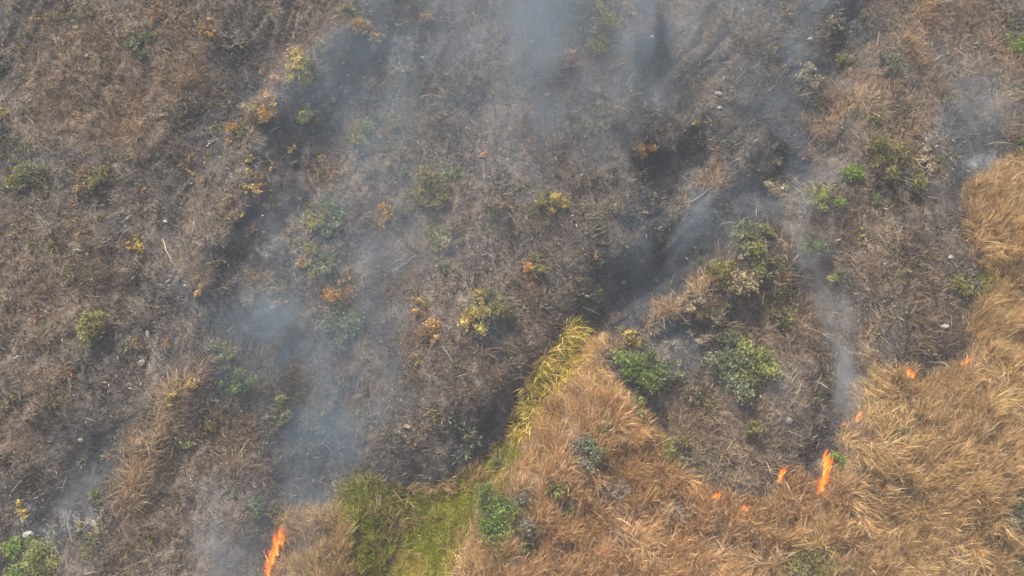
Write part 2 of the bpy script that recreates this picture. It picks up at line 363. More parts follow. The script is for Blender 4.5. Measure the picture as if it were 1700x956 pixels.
o = blades('tall_dry_grass', x, s, az, lean, ln, rng.uniform(.018, .046, n), rng.uniform(.1, .6, n) + .3 * combed, straw)
tag(o, 'tall tan dry grass below the fire front', 'grass', kind='stuff'); print('tall', n)

# 2. green and yellow low grass in the hollow
def acc(x, s):
    c = cover(x, s); return np.clip(c['green'], 0, 1) * (1 - c['reed']) * sstep(6, 22, line_dist(c['u'], c['v'], [(958, 556), (938, 618), (898, 660), (864, 725)])) * (.6 + .4 * sstep(.38, .52, fbm(x / .9, s / .9, 147, 3)))
x, s, a, r, ti, nt_ = tufts(130000, 12, .22, acc); n = len(x)
gg = fbm(x / 1.7, s / 1.7, 141, 4); u_, v_ = pix(world(x, s))
gk = (sstep(.41, .55, gg + .16 * np.exp(-(line_dist(u_, v_, [(600, 930), (610, 870)]) / 45) ** 2) - .04))[:, None]
cg = pal(n, [(.26, .29, .008), (.37, .38, .015), (.16, .18, .005)], [4, 3, 2]) * gk + pal(n, [(.46, .41, .04), (.50, .38, .12), (.34, .33, .025)], [4, 3, 3]) * (1 - gk)
tb = rng.random(n) < .10; cg[tb] = pal(int(tb.sum()), [(.52, .37, .18), (.40, .27, .12), (.62, .50, .26)], [3, 3, 1])
o = blades('green_grass', x, s, a, rng.uniform(.2, .9, n), rng.uniform(.3, .65, n), rng.uniform(.025, .05, n), rng.uniform(.2, .8, n), cg)
tag(o, 'low green and yellow grass in the unburnt hollow', 'grass', kind='stuff'); print('green', n)

# 3. strip of tall yellow reeds
def acc(x, s): return cover(x, s)['reed'] * (.55 + .45 * sstep(.35, .5, fbm(x / .7, s / .7, 145, 3)))
x, s, a, r, ti, nt_ = tufts(190000, 9, .2, acc); n = len(x)
cr = pal(n, [(.86, .68, .14), (.72, .56, .11), (.50, .45, .08), (.90, .76, .36), (.48, .30, .09), (.25, .20, .06)], [32, 28, 14, 14, 8, 4])
o = blades('yellow_reeds', x, s, a + rng.normal(0, .6, n), rng.uniform(.1, .9, n), rng.uniform(.5, 1.15, n), rng.uniform(.03, .075, n), rng.uniform(.4, 1.2, n), cr)
tag(o, 'strip of arching yellow reeds between char and tan grass', 'reeds', kind='stuff'); print('reed', n)

# 4. grass the fire left standing in patches over the burn
def acc(x, s):
    c = cover(x, s); f = sstep(.35, .6, fbm(x / 1.5, s / 1.5, 151, 3))
    return np.clip(c['tan'], 0, 1) * (1 - c['unburnt']) * (.25 + .75 * f)
x, s, a, r, ti, nt_ = tufts(90000, 9, .34, acc); n = len(x); c = cover(x, s)
fl = flow(x, s, 103, 3.0); az = np.where(rng.random(n) < .6, fl + rng.normal(0, .6, n), a)
sc4 = pal(n, [(.45, .33, .19), (.33, .235, .145), (.21, .155, .105), (.58, .47, .32), (.09, .078, .067)], [28, 28, 20, 12, 14]); sc4 = sc4 * (.85 + .55 * sstep(.35, .85, c['tan']))[:, None]
rd = c['red'][:, None]; sc4 = sc4 * (1 - rd) + sc4 * np.array([1.0, .84, .78]) * rd
o = blades('scorched_grass', x, s, az, np.abs(rng.normal(.5, .35, n)), rng.uniform(.4, 1.1, n) * (.8 + .6 * c['tan']), rng.uniform(.02, .04, n), rng.uniform(.2, .9, n), sc4)
tag(o, 'scorched brown grass left standing on the burnt slope', 'grass', kind='stuff'); print('patch', n)

# 5. charred stubble, curled stems and ash flecks everywhere on the burn
x = rng.uniform(-XR, XR, 420000); s = rng.uniform(S0, S1, len(x)); c = cover(x, s)
dn = fbm(x / 1.3, s / 1.3, 161, 4); k = rng.random(len(x)) < (1 - c['unburnt']) * (.25 + .9 * sstep(.35, .6, dn)) * (1 - .45 * c['char'])
x, s = x[k], s[k]; c = {q: z[k] for q, z in c.items()}; n = len(x); rl = rills(x, s)
st = pal(n, [(.025, .024, .024), (.085, .076, .068), (.15, .125, .10), (.26, .20, .15), (.46, .41, .35), (.62, .60, .56)], [36, 24, 20, 14, 4.5, 1.0])
wa = rng.random(n) < c['ash'] * .22; st[wa] = np.array([.5, .5, .5]) * rng.uniform(.7, 1.2, (wa.sum(), 1))
rd = (c['red'] * .8)[:, None]; st = st * (1 - rd) + st * np.array([1.06, .92, .86]) * rd
o = blades('charred_stubble', x, s, flow(x, s, 105, 5) + rng.normal(0, 1.1, n), rng.uniform(.3, 1.45, n), rng.uniform(.10, .42, n) , rng.uniform(.02, .07, n), rng.uniform(-.2, .8, n), st * np.array([1.2, 1.12, 1.02]) * ((1 - .4 * rl) * (1 - .35 * c['char']))[:, None], m=M_STEM)
tag(o, 'charred stubble and ash flecks over the burnt slope', 'stubble', kind='stuff'); print('stub', n)

# 6. longer scorched stalks, flattened and leaning
x = rng.uniform(-XR, XR, 60000); s = rng.uniform(S0, S1, len(x)); c = cover(x, s); rt = sstep(1150, 1350, c['u']) * sstep(150, 400, c['v'])
k = rng.random(len(x)) < (1 - c['unburnt']) * (.16 + .55 * rt + .4 * c['tan']) * sstep(.38, .6, fbm(x / 1.6, s / 1.6, 171, 3)) * (1 - .7 * c['char'])
x, s, rt = x[k], s[k], rt[k]; n = len(x)
sk = pal(n, [(.42, .33, .23), (.30, .23, .16), (.52, .46, .38), (.06, .055, .05), (.20, .15, .11)], [28, 28, 8, 16, 20])
az6 = np.where(rng.random(n) < .5, R(115) + rng.normal(0, .35, n), flow(x, s, 107, 3.5))
o = blades('flattened_stalks', x, s, az6, rng.uniform(.35, 1.2, n), rng.uniform(.6, 1.7, n), rng.uniform(.018, .045, n), rng.uniform(.1, .7, n), sk, m=M_STEM)
tag(o, 'pale scorched stalks lying over the charred ground', 'stalks', kind='stuff'); print('stalk', n)

# 7. sparse low weeds and scorched sprigs
x, s, a, r, ti, nt_ = tufts(4200, 34, .30, lambda x, s: (1 - cover(x, s)['unburnt'] * .8) * sstep(.46, .62, fbm(x / 3, s / 3, 181, 3)) * .8); n = len(x)
wc = np.array([(.20, .19, .07), (.24, .26, .15), (.36, .25, .09), (.30, .25, .15), (.15, .17, .06), (.38, .20, .09)])[rng.choice(6, nt_, p=[.28, .22, .12, .2, .1, .08])][ti] * rng.uniform(.6, 1.4, (n, 1))
sz = rng.uniform(.4, 1.3, nt_)[ti]
o = blades('low_weeds', x, s, a, rng.uniform(.2, 1.3, n), rng.uniform(.12, .38, n) * sz, rng.uniform(.05, .11, n), rng.uniform(.2, .9, n), wc, m=M_LEAF)
tag(o, 'sparse low weeds and scorched sprigs on the burnt slope', 'weeds', kind='stuff'); print('weeds', n)

#@@THINGS@@
# ------------------------------------------------------------------ shrubs
def tubes(paths):
    """paths: list of (points [k,3], radii [k]) -> verts, quads (five sided tapered limbs)"""
    VV = []; QQ = []; b = 0; m = 5
    for P, rr in paths:
        P = np.asarray(P, float); k = len(P); d = np.gradient(P, axis=0); d /= np.linalg.norm(d, axis=1)[:, None] + 1e-9
        ref = np.where(np.abs(d[:, 2:3]) > .9, np.array([[1.0, 0, 0]]), np.array([[0, 0, 1.0]]))
        e1 = np.cross(d, ref); e1 /= np.linalg.norm(e1, axis=1)[:, None] + 1e-9; e2 = np.cross(d, e1)
        an = np.arange(m) * 2 * np.pi / m
        ring = P[:, None] + (e1[:, None] * np.cos(an)[None, :, None] + e2[:, None] * np.sin(an)[None, :, None]) * np.asarray(rr)[:, None, None]
        VV.append(ring.reshape(-1, 3)); i = np.arange(k * m).reshape(k, m) + b
        QQ.append(np.stack([i[:-1], np.roll(i[:-1], -1, 1), np.roll(i[1:], -1, 1), i[1:]], -1).reshape(-1, 4)); b += k * m
    return np.concatenate(VV), np.concatenate(QQ)
PALS = {  # leaf albedos, first is commonest
    'green': [(.095, .145, .035), (.07, .105, .025), (.14, .18, .045), (.20, .20, .05)],
    'bright': [(.15, .235, .035), (.11, .17, .03), (.21, .27, .06), (.09, .12, .025)],
    'lime': [(.22, .235, .055), (.165, .18, .04), (.27, .265, .09), (.13, .14, .04)],
    'olive': [(.17, .16, .05), (.12, .12, .035), (.22, .19, .06), (.27, .20, .08)],
    'yellow': [(.42, .31, .05), (.33, .24, .04), (.50, .40, .10), (.22, .18, .04)],
    'orange': [(.42, .22, .045), (.33, .17, .04), (.50, .30, .08), (.22, .13, .04)],
    'brown': [(.24, .145, .07), (.17, .10, .05), (.31, .20, .10), (.12, .08, .05)],
    'tan': [(.33, .26, .16), (.26, .20, .12), (.40, .33, .22), (.18, .15, .09)],
    'pale': [(.15, .175, .095), (.11, .13, .07), (.21, .23, .13), (.20, .19, .10)],
    'grey': [(.15, .14, .11), (.11, .10, .08), (.21, .20, .16), (.13, .14, .08)],
    'pink': [(.42, .22, .14), (.32, .17, .11), (.50, .30, .20), (.2, .12, .09)],
}
def shrub(u, v, r, kind, form, label, unb=False, kind2=None):
    rm = r / PXM; g = np.random.default_rng(int(u * 7 + v * 13)); p = PALS[kind]; p2 = PALS[kind2] if kind2 else p
    base = at(u, v + (r * .42 if form not in ('flat', 'rosette') else 2))
    name = {'twig': 'bare_shrub', 'rosette': 'seedling'}.get(form, 'shrub')
    e = empty(name, base - np.array([0, 0, .04])); e.rotation_euler = (0, 0, 0)
    tag(e, label, {'twig': 'bare shrub', 'rosette': 'seedling'}.get(form, 'shrub'), {'twig': 'leafless pale shrubs', 'rosette': 'small green seedlings'}.get(form, 'shrubs in the unburnt grass' if unb else 'shrubs left on the burnt slope'))
    paths = []
    if form == 'twig':
        def grow(p0, d, L, rad, lev):
            q = p0 + d * L * .5 + g.normal(0, .06 * L, 3); p1 = p0 + d * L + g.normal(0, .1 * L, 3)
            paths.append(([p0, q, p1], [rad, rad * .8, rad * .55]))
            if lev:
                for _ in range(g.integers(2, 4)):
                    dd = d + g.normal(0, .62, 3); dd[2] = abs(dd[2]) * .7 + .1; grow(p1, dd / np.linalg.norm(dd), L * .68, rad * .6, lev - 1)
        for _ in range(4 + int(rm * 3)):
            d = g.normal(0, 1, 3); d[2] = abs(d[2]) * .8 + .35; d /= np.linalg.norm(d); grow(np.zeros(3), d, rm * .62, .028 + .012 * rm, 3)
        Vv, Qq = tubes(paths); c = np.array(p[0])[None] * g.uniform(.8, 1.5, (len(Vv), 1))
        if kind == 'grey': c = c * 2.0
        obj('trunk', mk_mesh('trunk', Vv, [Qq], c), M_BARK, e)
        # a few withered leaves
        Vn = len(Vv); k = g.choice(Vn, 70); cen = Vv[k] + g.normal(0, .05, (70, 3)); cw = p
        leaves(e, cen, g, .07, np.array(cw)[g.choice(4, 70)]); return e
    hz = {'round': .62, 'loose': .55, 'flat': .26, 'tall': 1.4, 'rosette': .5}[form]
    if form == 'rosette':
        nl = 26 + int(rm * 60); az = g.uniform(0, 6.283, nl); el = g.uniform(.35, 1.35, nl); L = rm * g.uniform(.7, 1.15, nl)
        d = np.stack([np.cos(az) * np.cos(el), np.sin(az) * np.cos(el), np.sin(el)], -1); side = np.cross(d, [0, 0, 1.0]); side /= np.linalg.norm(side, axis=1)[:, None]
        w_ = (.035 + .05 * rm) * g.uniform(.7, 1.2, nl)
        a0 = d * .02; a1 = d * (L * .55)[:, None]; a2 = d * L[:, None] - np.array([0, 0, 1.0]) * (L * .22)[:, None]
        Vv = np.stack([a0, a1 - side * w_[:, None], a1 + side * w_[:, None], a2], 1).reshape(-1, 3)
        b = (np.arange(nl) * 4)[:, None]; cc = np.array(p)[g.choice(4, nl, p=[.4, .2, .25, .15])] * g.uniform(.8, 1.2, (nl, 1))
        obj('leaves', mk_mesh('leaves', Vv, [b + np.array([0, 1, 3, 2])], np.repeat(cc, 4, 0)), M_LEAF, e)
        Vv, Qq = tubes([([(0, 0, -.05), (0, 0, .06), (.01, 0, .14)], [.03, .025, .01])]); obj('stem', mk_mesh('stem', Vv, [Qq], np.tile([.12, .1, .05], (len(Vv), 1))), M_BARK, e); return e
    nc = int(5 + 7 * rm ** 1.3 * (1.4 if form == 'flat' else 1)) if form != 'loose' else int(6 + 8 * rm ** 1.3)
    cen = g.normal(0, 1, (nc, 3)); cen /= np.linalg.norm(cen, axis=1)[:, None]; cen *= (g.random((nc, 1)) ** .4)
    lop = 1 + .25 * np.sin(np.arctan2(cen[:, 1], cen[:, 0]) * 2 + g.uniform(0, 6))
    cen[:, 0] *= rm * .92 * lop; cen[:, 1] *= rm * .95 * lop; cen[:, 2] = rm * hz * (.85 + .62 * cen[:, 2])
    cen[:, 2] += cen[:, 1] * math.tan(SL) * .6                # crowns follow the slope a little
    cen[:, 2] = np.maximum(cen[:, 2], cen[:, 1] * math.tan(SL) + .08)
    crad = rm * g.uniform(.16, .42, nc) * (1 if form != 'loose' else .82)
    dens = {'round': .85, 'loose': .5, 'flat': .55, 'tall': .9}[form]
    nl = np.maximum(14, (dens * 430 * crad ** 2 / .16 * .55)).astype(int); ci = np.repeat(np.arange(nc), nl); n = len(ci)
    d = g.normal(0, 1, (n, 3)); d /= np.linalg.norm(d, axis=1)[:, None]; rr = g.random(n) ** .55 * g.choice([1, 1, 1.2, 1.7], n)
    pos = cen[ci] + d * (crad[ci] * rr)[:, None] * np.array([1, 1, .8])
    pos[:, 2] = np.maximum(pos[:, 2], pos[:, 1] * math.tan(SL) + .03)
    cv = g.uniform(.62, 1.35, nc)[ci][:, None]; half = (cen[:, 0] < 0)[ci]
    P1 = np.array(p)[g.choice(4, n, p=[.46, .22, .2, .12])]; P2 = np.array(p2)[g.choice(4, n, p=[.46, .22, .2, .12])]
    col = np.where(half[:, None], P2, P1) * cv * g.uniform(.8, 1.2, (n, 1))
    gy = col.mean(1, keepdims=True); ds = {'green': .22, 'bright': .1, 'lime': .2, 'olive': .18, 'yellow': .15, 'orange': .25}.get(kind, .1) if kind != 'bright' else .08
    col = col * (1 - ds) + gy * ds
    leaves(e, pos, g, .10 if rm > .6 else .08, col * np.array([1.42, 1.40, 1.25]))
    for q in range(nc):
        m = cen[q] * .5 + g.normal(0, .08 * rm, 3); m[2] = abs(m[2]) + .03
        paths.append(([(0, 0, -.08), m, cen[q]], [.03 + .025 * rm, .018 + .012 * rm, .008]))
        for _ in range(2): paths.append(([m, (m + cen[q]) / 2 + g.normal(0, .1 * rm, 3), cen[q] + g.normal(0, .38 * rm, 3) * np.array([1, 1, .5])], [.016, .011, .006]))
    Vv, Qq = tubes(paths); bc = np.array([.20, .17, .14]) * g.uniform(.5, 1.3)
    obj('trunk', mk_mesh('trunk', Vv, [Qq], np.tile(bc, (len(Vv), 1))), M_BARK, e)
    return e
def leaves(parent, pos, g, size, col):
    n = len(pos); a = g.normal(0, 1, (n, 3)); a[:, 2] *= .6; a /= np.linalg.norm(a, axis=1)[:, None]
    b = np.cross(a, g.normal(0, 1, (n, 3))); b /= np.linalg.norm(b, axis=1)[:, None]; nn = np.cross(a, b)
    L = size * g.uniform(.6, 1.35, n)[:, None]; W = L * .42
    V = np.stack([pos - a * L, pos + b * W + nn * L * .15, pos + a * L, pos - b * W + nn * L * .15], 1).reshape(-1, 3)
    i = (np.arange(n) * 4)[:, None]
    return obj('crown', mk_mesh('crown', V, [np.concatenate([i + np.array([0, 1, 2]), i + np.array([0, 2, 3])])], np.repeat(col, 4, 0)), M_LEAF, parent)

SHRUBS = [
 # upper left
 (235, 65, 25, 'green', 'loose', 'dull green shrub in brown grass near the upper left corner', 0, 'pale'),
 (345, 45, 17, 'orange', 'loose', 'orange brown low shrub right of the dull green corner shrub'),
 (262, 28, 20, 'brown', 'flat', 'rusty brown flat shrub just above the dull green corner shrub'),
 (150, 12, 18, 'olive', 'loose', 'olive shrub cut by the top edge near the upper left corner', 0, 'grey'),
 (8, 105, 24, 'grey', 'loose', 'grey olive shrub cut by the left edge near the top', 0, 'pale'),
 (6, 185, 13, 'yellow', 'round', 'mustard yellow shrub cut by the left edge above the pale green one'),
 (40, 290, 33, 'pale', 'loose', 'large pale green open shrub near the left edge', 0, 'olive'),
 (40, 175, 15, 'grey', 'twig', 'bare grey twigs beside the mustard shrub at the left edge'),
 (260, 258, 7, 'pale', 'round', 'tiny pale green tuft shrub alone on the charred left slope'),
 (320, 257, 6, 'orange', 'round', 'topmost of three tiny orange shrubs in a short line'),
 (320, 281, 9, 'orange', 'round', 'middle and widest of three tiny orange shrubs in a line'),
 (341, 298, 8, 'orange', 'round', 'lowest of three tiny orange shrubs in a short line'),
 (148, 298, 26, 'olive', 'flat', 'dull olive brown flat shrub right of the large pale green one', 0, 'brown'),
 (395, 62, 24, 'grey', 'twig', 'bare pale shrub with curved twigs left of the burnt gully top'),
 (392, 218, 26, 'olive', 'loose', 'sprawling ochre and olive shrub on the left ridge crest', 0, 'orange'),
 (415, 265, 9, 'yellow', 'round', 'small yellow shrub between the ridge crest shrub and a larger golden one'),
 (420, 301, 18, 'orange', 'loose', 'golden orange shrub low on the left ridge flank', 0, 'yellow'),
 (433, 176, 30, 'orange', 'loose', 'broad orange brown shrub on the ridge above the ochre one', 0, 'tan'),
 (457, 142, 12, 'pink', 'tall', 'slim reddish brown shrub standing on the left ridge'),
 (382, 330, 10, 'brown', 'round', 'small brown shrub below the golden orange one'),
 # top middle-left
 (593, 42, 25, 'orange', 'loose', 'brownish orange shrub left of the brightest orange shrub', 0, 'brown'),
 (621, 61, 21, 'orange', 'round', 'brightest orange shrub of all, near the top left of centre', 0, 'yellow'),
 (707, 25, 13, 'orange', 'loose', 'faded orange small shrub near the top right of the brightest orange one'),
 (660, 34, 15, 'tan', 'twig', 'leafless tan shrub between two orange shrubs at the top'),
 (752, 30, 19, 'grey', 'twig', 'smoke veiled bare white shrub right of the faded orange one'),
 (672, 72, 20, 'grey', 'twig', 'bare grey shrub just below and right of the brightest orange shrub'),
 (672, 108, 22, 'grey', 'twig', 'arching bare whitish shrub in blue smoke under other bare shrubs'),
 (582, 4, 18, 'olive', 'loose', 'green shrub cut by the top edge above the orange pair', 0, 'green'),
 (543, 72, 17, 'pale', 'loose', 'pale yellow green upright shrub in the left gully head', 0, 'lime'),
 (513, 62, 14, 'brown', 'loose', 'dull brown shrub left of the pale yellow green gully shrub'),
 (502, 114, 33, 'olive', 'loose', 'large mustard olive shrub at the edge of the blue smoke', 0, 'yellow'),
 (437, 118, 13, 'orange', 'flat', 'flat orange shrub left of the large mustard olive one'),
 (513, 186, 26, 'pale', 'loose', 'yellow green spreading shrub in blue smoke', 0, 'lime'),
 (548, 200, 14, 'pale', 'flat', 'ashy pale low shrub right of the yellow green smoky one'),
 (606, 216, 32, 'pale', 'loose', 'wide grey green shrub under drifting smoke', 0, 'olive'),
 (655, 210, 20, 'olive', 'flat', 'dim olive flat shrub touching the wide grey green one'),
 (790, 126, 16, 'pale', 'loose', 'blue green thin shrub veiled by smoke near top centre'),
 (733, 190, 11, 'pale', 'loose', 'slender pale green shrub left of the centre smoke column'),
 (484, 247, 8, 'yellow', 'round', 'tiny golden shrub with open centre below the smoky green ones'),
 (488, 268, 13, 'pale', 'loose', 'ashy green little shrub under the tiny golden one'),
 (530, 262, 8, 'yellow', 'round', 'tiny yellow shrub atop an orange brown one'),
 (546, 283, 19, 'orange', 'loose', 'orange brown shrub with pale fringe under the tiny yellow one', 0, 'brown'),
 (450, 276, 10, 'orange', 'flat', 'small ochre shrub right of the golden orange ridge shrub'),
 (637, 255, 12, 'pale', 'loose', 'thin grey green shrub below the wide grey green one'),
 (715, 308, 38, 'olive', 'loose', 'large rounded brown olive shrub left of picture centre', 0, 'olive'),
 (748, 284, 18, 'green', 'loose', 'green shrub touching the upper right of the large brown olive one', 0, 'pale'),
 (672, 285, 12, 'pale', 'loose', 'small pale shrub above left of the large brown olive one'),
 # top middle-right
 (945, 104, 14, 'pink', 'tall', 'reddish dead fern shrub in thin smoke near top centre'),
 (985, 52, 42, 'olive', 'flat', 'very wide flat dim olive shrub near top centre', 0, 'grey'),
 (1047, 14, 15, 'tan', 'loose', 'tan shrub cut by smoke at the head of the blue gully'),
 (1062, 245, 20, 'orange', 'round', 'amber shrub with dark underside beside the gully', 0, 'brown'),
 (1155, 204, 10, 'olive', 'loose', 'yellowish small shrub right of the amber one', 0, 'yellow'),
 (985, 290, 13, 'olive', 'loose', 'muddy olive small shrub lower left of the amber one'),
 (1060, 140, 14, 'grey', 'flat', 'grey flat shrub at the lower end of the blue smoke channel'),
 # upper right
 (1390, 32, 17, 'pale', 'loose', 'pale green shrub standing in char near the upper right', 0, 'tan'),
 (1437, 22, 11, 'olive', 'loose', 'small olive shrub right of the pale green char shrub'),
 (1340, 119, 26, 'tan', 'loose', 'tan leafed open shrub on black char, larger of a pair'),
 (1403, 102, 19, 'tan', 'loose', 'cream tan shrub on black char, smaller of a pair', 0, 'olive'),
 (1393, 70, 15, 'brown', 'loose', 'brown thin shrub above the tan pair on the char'),
 (1476, 106, 24, 'pale', 'loose', 'grey green shrub among brown grass in the upper right', 0, 'grey'),
 (1455, 196, 17, 'olive', 'loose', 'olive yellow shrub beside the orange standing grass'),
 (1478, 270, 44, 'olive', 'loose', 'biggest olive shrub in the upper right quarter', 0, 'olive'),
 (1416, 287, 19, 'bright', 'round', 'bright green shrub touching the left of the biggest olive one'),
 (1367, 325, 25, 'bright', 'loose', 'bright green larger shrub below left of the biggest olive one', 0, 'lime'),
 (1692, 75, 24, 'bright', 'loose', 'bright green shrub cut by the right edge near the top'),
 (1688, 150, 14, 'olive', 'loose', 'olive shrub at the right edge under the bright green one'),
 (1686, 232, 15, 'green', 'loose', 'yellowish green shrub at the right edge above the tan grass', 0, 'yellow'),
 (1545, 268, 20, 'olive', 'flat', 'tan olive flat shrub right of the biggest olive one', 0, 'tan'),
 (1290, 312, 22, 'tan', 'loose', 'brownish tan airy shrub left of the larger bright green one'),
 (1608, 28, 14, 'olive', 'loose', 'dim olive shrub near the top edge at far right'),
 (1292, 262, 12, 'tan', 'flat', 'faint tan low shrub above the brownish tan airy one'),
 # left middle
 (225, 403, 18, 'yellow', 'loose', 'golden yellow shrub alone on the left slope', 0, 'orange'),
 (155, 540, 31, 'olive', 'round', 'round moss olive shrub with shadow, left slope middle height', 0, 'lime'),
 (70, 487, 10, 'pink', 'flat', 'upper of two tiny salmon dead shrubs on the left slope'),
 (60, 530, 13, 'pink', 'flat', 'lower and wider of two salmon dead shrubs on the left slope'),
 (272, 512, 12, 'pale', 'loose', 'small sage green shrub right of the moss olive one'),
 (330, 487, 11, 'orange', 'tall', 'slim rust orange shrub right of the small sage one'),
 (85, 370, 22, 'grey', 'twig', 'low bare tangle of pale twigs on the left slope'),
 (55, 405, 12, 'olive', 'flat', 'faint yellowish flat shrub under the bare pale tangle'),
 (112, 453, 14, 'olive', 'flat', 'faint olive flat shrub between salmon and golden shrubs'),
 (370, 590, 22, 'olive', 'loose', 'olive green shrub, upper of two above the left grass crest', 0, 'lime'),
 (393, 628, 21, 'green', 'round', 'mid green shrub, lower of two above the left grass crest'),
 (322, 634, 14, 'orange', 'loose', 'yellow orange shrub at the top of the left grass crest', 0, 'yellow'),
 # centre left
 (447, 334, 20, 'olive', 'loose', 'olive tan shrub above the white smoke wisp', 0, 'tan'),
 (545, 355, 37, 'pale', 'loose', 'broad sage green shrub in thin smoke left of centre', 0, 'olive'),
 (532, 432, 30, 'pale', 'loose', 'sage shrub with bushy top below the broad sage green one', 0, 'olive'),
 (500, 429, 16, 'orange', 'round', 'ochre shrub grown into the left of a sage shrub'),
 (648, 355, 26, 'olive', 'loose', 'rusty olive shrub left below the large brown olive one', 0, 'orange'),
 (730, 386, 32, 'tan', 'flat', 'wide faded tan olive shrub straight under the large brown olive one', 0, 'olive'),
 (738, 442, 14, 'pale', 'loose', 'dim green shrub under the wide faded tan one'),
 (822, 354, 12, 'pale', 'loose', 'small pale green shrub left of the clear yellow olive one'),
 (465, 492, 22, 'orange', 'loose', 'orange tan shrub at the rim of the thick left smoke', 0, 'tan'),
 (556, 543, 42, 'pale', 'flat', 'very wide flat grey green shrub in thick left smoke', 0, 'grey'),
 (566, 482, 28, 'brown', 'flat', 'red brown shrub above the very wide grey green one', 0, 'orange'),
 (695, 508, 18, 'yellow', 'loose', 'amber yellow shrub, upper of two near picture centre', 0, 'orange'),
 (711, 546, 25, 'orange', 'loose', 'rust brown shrub, lower of two near picture centre', 0, 'brown'),
 (805, 512, 35, 'olive', 'round', 'dense golden olive mound shrub near picture centre', 0, 'yellow'),
 (455, 686, 30, 'olive', 'loose', 'dark grey olive shrub half lost in lower left smoke', 0, 'grey'),
 # centre right
 (915, 336, 23, 'yellow', 'round', 'neat yellow olive shrub right of centre on brown litter', 0, 'olive'),
 (886, 441, 21, 'olive', 'round', 'orange olive shrub below the neat yellow olive one', 0, 'orange'),
 (1240, 392, 32, 'lime', 'loose', 'tall yellow green tree shrub at the head of the right spur', 0, 'pale'),
 (1160, 431, 17, 'pale', 'loose', 'blue green smoky shrub left of the right spur head'),
 (1218, 452, 35, 'tan', 'loose', 'tan olive airy shrub between smoky and dark green ones', 0, 'olive'),
 (1271, 446, 26, 'green', 'loose', 'dark green shrub on the right spur under the yellow green tree shrub', 0, 'lime'),
 (1146, 491, 20, 'tan', 'loose', 'straw coloured shrub on the crest above the reddish grass'),
 (1040, 554, 18, 'yellow', 'loose', 'amber shrub at the tip of the burnt spur near the reeds', 0, 'orange'),
 (1068, 612, 35, 'green', 'round', 'dense deep green shrub right of the yellow reeds', 0, 'bright'),
 (1108, 614, 22, 'pale', 'loose', 'ash dusted blue green shrub touching the dense deep green one'),
 (1062, 664, 20, 'lime', 'round', 'yellow green shrub right below the dense deep green one'),
 (1225, 598, 54, 'lime', 'loose', 'largest light olive shrub on the lower right spur', 0, 'pale'),
 (1271, 606, 15, 'lime', 'round', 'small bright yellow shrub at the right foot of the largest olive one'),
 (1156, 650, 22, 'olive', 'loose', 'dull yellow olive shrub lower left of the largest olive one', 0, 'tan'),
 (1153, 556, 19, 'tan', 'twig', 'twiggy straw coloured shrub upper left of the largest olive one'),
 (1190, 518, 20, 'olive', 'loose', 'grey olive thin shrub above the twiggy straw one', 0, 'pale'),
 (1086, 546, 10, 'tan', 'loose', 'tiny pale shrub right of the amber one at the spur tip'),
 (1302, 522, 24, 'olive', 'flat', 'faded olive flat shrub under the dark green spur shrub'),
 (1355, 402, 27, 'pale', 'loose', 'soft green shrub right of the smoke rising through the spur', 0, 'green'),
 (1390, 455, 19, 'green', 'loose', 'fresh green shrub below right of the soft green one', 0, 'lime'),
 (1452, 330, 14, 'green', 'loose', 'small green shrub under the biggest olive one'),
 (1435, 386, 12, 'olive', 'loose', 'small mustard shrub right of the soft green one', 0, 'yellow'),
 (1605, 466, 26, 'grey', 'flat', 'charred grey olive shrub at the right edge of the burn', 0, 'olive'),
 (1243, 722, 18, 'olive', 'tall', 'upright olive green shrub above the fire in the right spur'),
 (1120, 742, 25, 'olive', 'loose', 'yellow olive shrub on the burn edge above the reddish grass', 1, 'lime'),
 # lower left
 (55, 936, 42, 'lime', 'round', 'big fresh green shrub in the lower left corner', 0, 'bright'),
 (315, 731, 14, 'lime', 'loose', 'yellow green shrub right of the left grass crest'),
 (285, 656, 11, 'yellow', 'loose', 'small yellow shrub on the left grass crest'),
 (346, 704, 20, 'olive', 'flat', 'dark olive flat shrub right of the left grass crest', 0, 'brown'),
 (428, 842, 21, 'green', 'loose', 'soft green shrub above the lower left flames', 0, 'pale'),
 (384, 815, 11, 'pale', 'loose', 'tiny sage shrub left of the soft green one above the flames'),
 (42, 852, 12, 'yellow', 'tall', 'slim ochre shrub above the big fresh green corner one'),
 # lower middle and lower right, in the grass
 (822, 864, 42, 'bright', 'flat', 'bright green sprawling shrub beside the green hollow', 1, 'green'),
 (868, 838, 34, 'grey', 'loose', 'dusky dark green shrub right of the bright sprawling one', 1, 'green'),
 (830, 772, 14, 'green', 'loose', 'dark green small shrub at the top of the hollow', 1),
 (803, 822, 14, 'lime', 'tall', 'thin yellow green shrub above the bright sprawling one', 1),
 (973, 742, 33, 'pale', 'loose', 'sage grey shrub in tan grass below the reeds', 1, 'grey'),
 (1003, 710, 14, 'lime', 'round', 'small yellow green shrub on the upper right of the sage grey one', 1),
 (1390, 762, 15, 'bright', 'round', 'bright green small shrub right beside the tallest flames', 1),
 (1493, 718, 13, 'green', 'round', 'green small shrub alone in the right tan grass', 1),
 (1345, 945, 34, 'lime', 'flat', 'yellow green flat shrub cut by the bottom edge', 1, 'olive'),
 (1688, 848, 26, 'green', 'loose', 'dark green shrub at the right edge in tan grass', 1, 'grey'),
 (1640, 706, 12, 'olive', 'loose', 'thin dusky shrub in the right tan grass', 1, 'grey'),
 (1688, 942, 18, 'green', 'loose', 'green shrub in the lower right corner', 1, 'lime'),
 (1690, 288, 14, 'green', 'loose', 'green shrub in the tan grass at the right edge below the char', 1, 'olive'),
 (1533, 655, 9, 'olive', 'round', 'tiny olive shrub just right below the middle flame', 1),
 (1010, 812, 26, 'grey', 'twig', 'white forked dead shrub in the reddish tan grass', 1),
